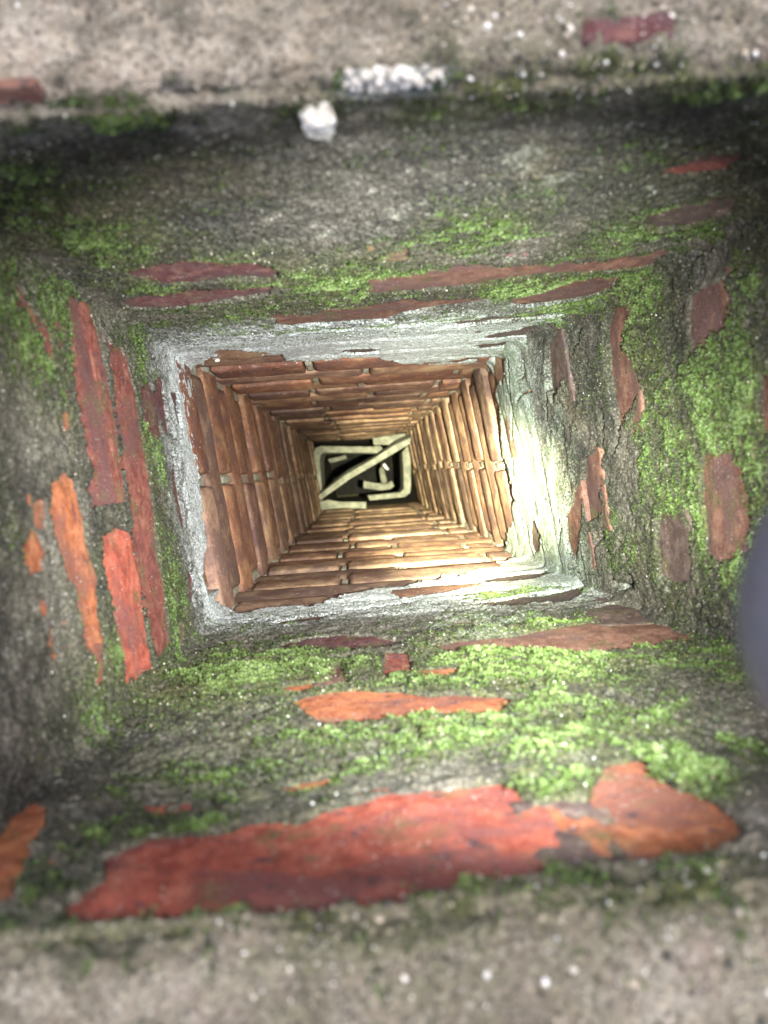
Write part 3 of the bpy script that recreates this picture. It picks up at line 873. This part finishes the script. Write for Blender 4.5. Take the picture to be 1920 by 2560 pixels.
# the bare courses of the lower shaft
DEEPCOL = [(0.30, 0.155, 0.10), (0.27, 0.125, 0.08), (0.21, 0.115, 0.09), (0.38, 0.24, 0.15), (0.17, 0.10, 0.09), (0.32, 0.16, 0.09), (0.30, 0.19, 0.135)]
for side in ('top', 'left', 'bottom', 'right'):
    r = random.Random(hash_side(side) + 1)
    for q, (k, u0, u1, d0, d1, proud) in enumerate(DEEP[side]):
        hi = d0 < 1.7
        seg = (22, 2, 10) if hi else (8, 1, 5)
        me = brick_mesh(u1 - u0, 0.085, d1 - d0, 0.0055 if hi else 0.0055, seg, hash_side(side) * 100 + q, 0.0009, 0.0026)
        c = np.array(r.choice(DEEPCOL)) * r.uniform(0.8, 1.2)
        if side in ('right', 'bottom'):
            c = c * 0.65 + np.array((0.36, 0.27, 0.17)) * 0.35          # paler and golden on these two walls: torch glow painted into the brick colour
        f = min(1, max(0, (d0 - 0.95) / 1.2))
        c = c * (1 - 0.6 * f) + np.array((0.33, 0.25, 0.15)) * 0.6 * f          # more tan further down: yellow torch light mixed into the brick colour
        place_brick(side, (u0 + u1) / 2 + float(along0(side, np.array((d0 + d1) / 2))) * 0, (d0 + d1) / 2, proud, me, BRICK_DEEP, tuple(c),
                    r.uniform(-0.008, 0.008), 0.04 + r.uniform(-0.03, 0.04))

# brick ends showing in the crown
for (x, y, lx, ly, c) in ((0.099, 0.165, 0.036, 0.012, 'p'), (-0.130, 0.143, 0.024, 0.006, 'b')):
    me = brick_mesh(lx, 0.05, ly, 0.003, (12, 2, 6), int(lx * 1e4), 0.0015)
    o = link('brick', me, BRICK, walls['top'], BRICK_COL[c])
    zt = EYE - RIM - 0.15 * y + 0.0046
    o.matrix_world = Matrix.Translation((x, y, zt)) @ Matrix.Rotation(R(4), 4, 'Z') @ Matrix.Rotation(R(90), 4, 'X')

# outside of the stack, below the crown
def ring_pts(off, z):
    out = []
    for k, sx, sy in (('TL', -1, 1), ('TR', 1, 1), ('BR', 1, -1), ('BL', -1, -1)):
        c = corner(k, np.array(0.25))
        out.append((c[0] + sx * off, c[1] + sy * off, z + (-0.15 * (c[1] + sy * off) if z > 1 else 0)))
    return out


ov, of = [], []
for off, z in ((0.140, EYE - RIM - 0.008), (0.150, EYE - RIM - 0.05), (0.150, 0.0)):
    ov += ring_pts(off, z)
for j in range(2):
    for i in range(4):
        of.append((j * 4 + i, j * 4 + (i + 1) % 4, (j + 1) * 4 + (i + 1) % 4, (j + 1) * 4 + i))
link('outer_face', mesh_from('outer_face', ov, of, False), mat_plain('outer cement', (0.2, 0.18, 0.15), (0.3, 0.27, 0.23), 20, 0.95, 0, 0.004), chimney)
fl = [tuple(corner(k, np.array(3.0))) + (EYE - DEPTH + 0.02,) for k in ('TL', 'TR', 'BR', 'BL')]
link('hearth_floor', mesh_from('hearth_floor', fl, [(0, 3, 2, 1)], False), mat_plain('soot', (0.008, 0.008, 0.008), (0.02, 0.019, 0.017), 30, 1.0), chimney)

# ------------------------------------------------------------------ moss and sand grains
def scatter(count, weights_key):
    W = np.concatenate([s[2] if weights_key == 'moss' else s[3] for s in SCATTER])
    Vv = np.concatenate([s[0] for s in SCATTER])
    Nn = np.concatenate([s[1] for s in SCATTER])
    aux = np.stack([np.concatenate([s[i] for s in SCATTER]) for i in (4, 5, 6, 7, 8, 9, 10)], 1)
    p = W / W.sum()
    pick = rng.choice(len(W), count, p=p)
    pos = Vv[pick].copy()
    nn = Nn[pick]
    return pos, nn, aux[pick], pick


def basis(nn):
    ref = np.where(np.abs(nn[:, 2:3]) < 0.9, np.array([[0, 0, 1.0]]), np.array([[1.0, 0, 0]]))
    t = np.cross(ref, nn)
    t /= np.linalg.norm(t, axis=1, keepdims=True)
    b = np.cross(nn, t)
    return t, b


NM = 140000
pos, nn, aux, _ = scatter(NM, 'moss')
t, b = basis(nn)
jit = rng.uniform(-1, 1, (NM, 2))
pos = pos + t * (jit[:, :1] * aux[:, 3:4]) + b * (jit[:, 1:] * aux[:, 4:5] * 0.8)
grow = nn * 0.9 + np.array([[0, 0, 0.45]]) + rng.normal(0, 0.22, (NM, 3))
grow /= np.linalg.norm(grow, axis=1, keepdims=True)
gt, gb = basis(grow)
size = (0.0005 + 0.0007 * rng.random(NM) ** 2 + 0.0004 * aux[:, 5]) * (1.0 + 0.25 * (aux[:, 2] < 0.34))
tone = np.clip(0.34 + 0.32 * aux[:, 0] + 0.25 * aux[:, 1] + rng.normal(0, 0.24, NM) + 0.45 * (aux[:, 5] - 0.42), 0.02, 1.0)
LV = 4
verts = np.zeros((NM, LV, 3, 3))
ton = np.zeros((NM, LV, 3))
for l in range(LV):
    a = 2 * math.pi * l / LV + rng.uniform(0, 6.28, NM)
    dirv = gt * np.cos(a)[:, None] + gb * np.sin(a)[:, None]
    side_v = -gt * np.sin(a)[:, None] + gb * np.cos(a)[:, None]
    lift = rng.uniform(0.35, 1.1, NM)[:, None]
    wd = (0.34 * size)[:, None]
    root = pos + grow * (size * 0.1)[:, None]
    mid = root + (dirv * 0.55 + grow * lift * 0.6) * size[:, None]
    tip = root + (dirv * 1.05 + grow * lift) * size[:, None]
    verts[:, l, 0] = root * 0.6 + mid * 0.4 - side_v * wd
    verts[:, l, 1] = root * 0.6 + mid * 0.4 + side_v * wd
    verts[:, l, 2] = tip
    ton[:, l, 0] = tone * 0.8
    ton[:, l, 1] = tone * 0.8
    ton[:, l, 2] = tone * 1.08
mm = mesh_from('moss', verts.reshape(-1, 3), np.arange(NM * LV * 3).reshape(-1, 3), False, dict(tone=np.clip(ton.ravel(), 0, 1)))
link('moss', mm, MOSS, None, kind='stuff', label='bright green moss growing in patches over the flue walls', category='moss')

NG = 30000
pos, nn, aux, _ = scatter(NG, 'grit')
t, b = basis(nn)
jit = rng.uniform(-1, 1, (NG, 2))
pos = pos + t * (jit[:, :1] * aux[:, 3:4]) + b * (jit[:, 1:] * aux[:, 4:5] * 0.8)
size = (0.0003 + 0.0006 * rng.random(NG) ** 3) * (1 + 1.3 * (aux[:, 2] < 0.27) * (rng.random(NG) < 0.15))
tone = np.clip(rng.random(NG) ** 1.9, 0, 1)
octv = np.array([(1, 0, 0), (-1, 0, 0), (0, 1, 0), (0, -1, 0), (0, 0, 1), (0, 0, -1)], float)
octf = np.array([(0, 2, 4), (2, 1, 4), (1, 3, 4), (3, 0, 4), (2, 0, 5), (1, 2, 5), (3, 1, 5), (0, 3, 5)])
gv = pos[:, None, :] + (octv[None] * rng.uniform(0.6, 1.2, (NG, 6, 1)) + rng.normal(0, 0.15, (NG, 6, 3))) * size[:, None, None]
gf = (octf[None] + 6 * np.arange(NG)[:, None, None]).reshape(-1, 3)
gm2 = mesh_from('sand_grains', gv.reshape(-1, 3), gf, True, dict(tone=np.repeat(tone, 6)))
link('sand_grains', gm2, GRIT, chimney, kind='stuff')

# ------------------------------------------------------------------ pale stone lying on the lip
def lump(name, loc, size, seed, mat, **props):
    bm = bmesh.new()
    bmesh.ops.create_icosphere(bm, subdivisions=4, radius=1.0)
    P = np.array([v.co[:] for v in bm.verts])
    P = np.sign(P) * np.abs(P) ** 0.62                        # blocky
    P = P * (1 + 0.20 * fbm(P + seed, 1.3, 3, seed) + 0.10 * fbm(P + seed, 4, 3, seed + 3))[:, None]
    for v, p in zip(bm.verts, P):
        v.co = p * np.array(size)
    for f in bm.faces:
        f.smooth = True
    me = bpy.data.meshes.new(name)
    bm.to_mesh(me)
    bm.free()
    o = link(name, me, mat, None, **props)
    o.location = loc
    return o


st = lump('stone', (-0.0172, 0.1395, EYE - 0.275), (0.0068, 0.0062, 0.0065), 5, LIME,
          label='small blocky white stone stuck on the lip of the far wall', category='stone')
sb = bmesh.new()
rs = random.Random(12)
for i in range(70):
    x = rs.uniform(-1, 1)
    rad = rs.uniform(0.0008, 0.0026) * (1.15 - 0.6 * abs(x))
    mt = Matrix.Translation((0.0125 + 0.0185 * x, 0.1478 + 0.0011 * x + rs.uniform(-0.0022, 0.0015), EYE - 0.2610 + rs.uniform(-0.0045, 0.0035))) \
        @ Matrix.Rotation(rs.uniform(0, 3), 4, (rs.random(), rs.random(), 1)) @ Matrix.Diagonal((rad * rs.uniform(0.7, 1.6), rad, rad * rs.uniform(0.6, 1.1), 1))
    bmesh.ops.create_icosphere(sb, subdivisions=2, radius=1.0, matrix=mt)
for v in sb.verts:
    pv = np.array([v.co[:]])
    v.co.x += 0.0009 * float(fbm(pv, 420, 2, 3)[0])
    v.co.y += 0.0009 * float(fbm(pv, 420, 2, 6)[0])
    v.co.z += 0.0009 * float(fbm(pv, 420, 2, 9)[0])
sme = bpy.data.meshes.new('mortar_strip')
sb.to_mesh(sme)
sb.free()
link('mortar_strip', sme, LIME, None, label='ragged strip of white mortar crumbs along the far lip beside the stone', category='mortar')


pb = lump('pebble', (0.2105, -0.1245, EYE - 0.768), (0.0045, 0.0035, 0.0035), 21, LIME,
          label='small white pebble on the ledge at the right end of the near wall', category='pebble')
fk = lump('mortar_flake', (-0.166, 0.1305, EYE - 0.800), (0.0028, 0.0026, 0.0085), 31, LIME,
          label='pale curled mortar flake hanging at the far left corner of the coat', category='mortar')
fk.rotation_euler = (0.35, 0.4, 0.2)


# ------------------------------------------------------------------ fallen pieces of clay liner at the bottom
def px(x, y, d):
    """plan point below the eye for a sight line given as slopes in thousandths"""
    return (x * d / 1000.0, y * d / 1000.0)


def shard(name, outline, d, height, label, tilt=(0, 0), mat=CLAY, group=None, bev=0.006, seed=1):
    """broken slab of liner: plan outline in metres, its upper edge at depth d"""
    bm = bmesh.new()
    c = np.mean(np.array(outline), 0)
    top = [bm.verts.new((x - c[0], y - c[1], 0)) for x, y in outline]
    f = bm.faces.new(top)
    bmesh.ops.recalc_face_normals(bm, faces=[f])
    if f.normal.z < 0:
        f.normal_flip()
    ex = bmesh.ops.extrude_face_region(bm, geom=[f])
    for v in [g for g in ex['geom'] if isinstance(g, bmesh.types.BMVert)]:
        v.co.z += 0.0
    low = [g for g in ex['geom'] if isinstance(g, bmesh.types.BMVert)]
    for v in top:
        v.co.z -= height
    bmesh.ops.recalc_face_normals(bm, faces=bm.faces[:])
    edges = [e for e in bm.edges if abs(e.verts[0].co.z) < 1e-6 and abs(e.verts[1].co.z) < 1e-6]
    bmesh.ops.bevel(bm, geom=edges, offset=bev, segments=2, affect='EDGES', profile=0.6)
    bmesh.ops.triangulate(bm, faces=[f for f in bm.faces if len(f.verts) > 4])
    for v in bm.verts:
        p = np.array([v.co[:]]) + seed
        v.co.x += 0.004 * float(fbm(p, 14, 2, seed)[0])
        v.co.y += 0.004 * float(fbm(p, 14, 2, seed + 3)[0])
        v.co.z += 0.004 * float(fbm(p, 14, 2, seed + 6)[0])
    me = bpy.data.meshes.new(name)
    bm.to_mesh(me)
    bm.free()
    o = link(name, me, mat, None, label=label, category='liner piece')
    if group:
        o['group'] = group
    o.location = (c[0], c[1], EYE - d)
    o.rotation_euler = (R(tilt[0]), R(tilt[1]), 0)
    return o

SHARDS = [
('liner_shard',[(-0.1926,-0.0895),(-0.1947,0.0799),(-0.1823,0.1006),(-0.1617,0.1088),(0.0409,0.1088),(0.0739,0.1130),(0.0884,0.0985),(0.0760,0.0799),(0.0409,0.0820),(-0.1493,0.0820),(-0.1617,0.0716),(-0.1658,0.0510),(-0.1596,-0.0937)],2.85,0.2,'C-shaped piece of pale clay liner framing the left of the dark hole',{'seed': 2}),
('liner_shard',[(0.1681,0.0888),(0.2035,0.1304),(0.2077,-0.0569),(0.2035,-0.0819),(0.1827,-0.0985),(0.0328,-0.1152),(0.0245,-0.0943),(0.1619,-0.0819),(0.1764,-0.0652),(0.1723,0.0180)],2.87,0.2,'pale clay liner corner lining the right of the dark hole',{'seed': 4}),
('liner_shard',[(0.0483,0.1455),(0.1823,0.1597),(0.1985,0.1435),(0.1336,0.1130),(0.0503,0.1151)],2.8,0.05,'short flat clay slab wedged at the far right of the hole',{'seed': 6}),
('liner_shard',[(-0.1786,-0.1122),(-0.1257,-0.1025),(-0.0787,-0.1142),(0.0172,-0.1142),(0.0172,-0.1397),(-0.0787,-0.1377),(-0.1492,-0.1397)],2.7,0.05,'long flat clay slab along the near left of the hole',{'seed': 8}),
('liner_shard',[(-0.1720,-0.0911),(-0.0607,-0.0025),(0.0373,0.0465),(0.1240,0.1050),(0.1843,0.1351),(0.1787,0.1106),(0.1089,0.0654),(0.0373,0.0201),(-0.0381,-0.0176),(-0.1211,-0.0817),(-0.1550,-0.1043)],2.6,0.1,'narrow clay slab lying diagonally across the dark hole',{'seed': 10, 'tilt': (9, -5)}),
('liner_shard',[(0.0138,-0.0391),(0.0760,-0.0486),(0.1239,-0.0486),(0.1478,-0.0343),(0.1598,-0.0606),(0.1383,-0.0750),(0.0952,-0.0807),(0.0138,-0.0750)],3.3,0.1,'curved clay corner piece fallen inside the hole',{'seed': 12}),
('liner_shard',[(0.0960,0.0122),(0.1143,0.0644),(0.1352,-0.0531),(0.1038,-0.0531)],3.6,0.1,'thin upright clay sliver inside the hole, beside the orange one',{'seed': 14}),
('liner_shard',[(-0.1729,0.0748),(-0.0789,0.0931),(-0.0711,0.0748),(-0.1572,0.0513)],3.6,0.06,'small slab deep in the far left of the hole',{'seed': 16}),
('brick_sliver',[(0.0917,0.0352),(0.1029,0.0451),(0.1218,0.0172),(0.1142,0.0132)],3.1,.02,'tiny orange brick sliver lying inside the hole',dict(seed=22,bev=.002,mat=BRICK_DEEP)),
]
TORCH_TILT = (0.0, 0.0)
BEAMS = [('hot_spot', 500.0, 21, 1.0, (1.0, 0.96, 0.64), (-0.6, -2.6)),
         ('corona', 32.0, 46, 1.0, (0.93, 1.0, 0.82), (0.5, -4.0)),
         ('spill', 21.0, 94, 1.0, (0.94, 0.98, 0.97), (2, 10))]

for s in SHARDS:
    shard(*s[:-1], **s[-1])

# ------------------------------------------------------------------ torch held over the right-hand lip
def lathe(profile, n=48):
    v, f = [], []
    for (r_, z) in profile:
        for i in range(n):
            a = 2 * math.pi * i / n
            v.append((r_ * math.cos(a), r_ * math.sin(a), z))
    m = len(profile)
    for j in range(m - 1):
        for i in range(n):
            f.append((j * n + i, j * n + (i + 1) % n, (j + 1) * n + (i + 1) % n, (j + 1) * n + i))
    return v, f


TORCH_AT = (0.0945, -0.0240, EYE - 0.1175)
torch = bpy.data.objects.new('torch', None)
COL.objects.link(torch)
torch['label'] = 'dark grey round torch head poking in at the right edge of the picture'
torch['category'] = 'torch'
torch.location = TORCH_AT
torch.scale = (1.0, 1.0, 1.0)
torch.rotation_euler = (R(TORCH_TILT[0]), R(TORCH_TILT[1]), 0)
TM = mat_plain('dark anodised metal', (0.17, 0.165, 0.20), (0.20, 0.195, 0.23), 300, 0.5, 0.2)
hv, hf = lathe([(0.0262, -0.004), (0.0290, -0.0046), (0.0300, -0.003), (0.0300, 0.004), (0.0296, 0.010), (0.0275, 0.018), (0.0235, 0.027), (0.0190, 0.034), (0.0165, 0.038), (0.0165, 0.050)])
link('head', mesh_from('head', hv, hf), TM, torch)
rv, rf = lathe([(0.0262, -0.004), (0.0255, 0.004), (0.0200, 0.013), (0.0110, 0.021), (0.0040, 0.023)])
link('reflector', mesh_from('reflector', rv, [q[::-1] for q in rf]), mat_plain('polished reflector', (0.8, 0.8, 0.8), (0.85, 0.85, 0.85), 10, 0.08, 1.0), torch)
bv, bf = lathe([(0.0165, 0.050), (0.0135, 0.0505), (0.0135, 0.094), (0.0150, 0.095), (0.0150, 0.106), (0.0130, 0.109), (0.0005, 0.110)])
link('barrel', mesh_from('barrel', bv, bf), TM, torch)
ev, ef = lathe([(0.0045, 0.0195), (0.0035, 0.018), (0.0001, 0.0175)])
led = NT('lit emitter')
led.b.inputs['Emission Color'].default_value = (1.0, 0.93, 0.7, 1)
led.b.inputs['Emission Strength'].default_value = 20.0
link('emitter', mesh_from('emitter', ev, ef), led.m, torch)
for nm, en, cone, blend, colr, tl in BEAMS:
    ld = bpy.data.lights.new(nm, 'SPOT')
    ld.energy = en
    ld.spot_size = R(cone)
    ld.spot_blend = blend
    ld.color = colr
    ld.shadow_soft_size = 0.006
    lo = bpy.data.objects.new(nm, ld)
    COL.objects.link(lo)
    lo.parent = torch
    lo.location = (0, 0, -0.006)
    lo.rotation_euler = (R(tl[0]), R(tl[1]), 0)
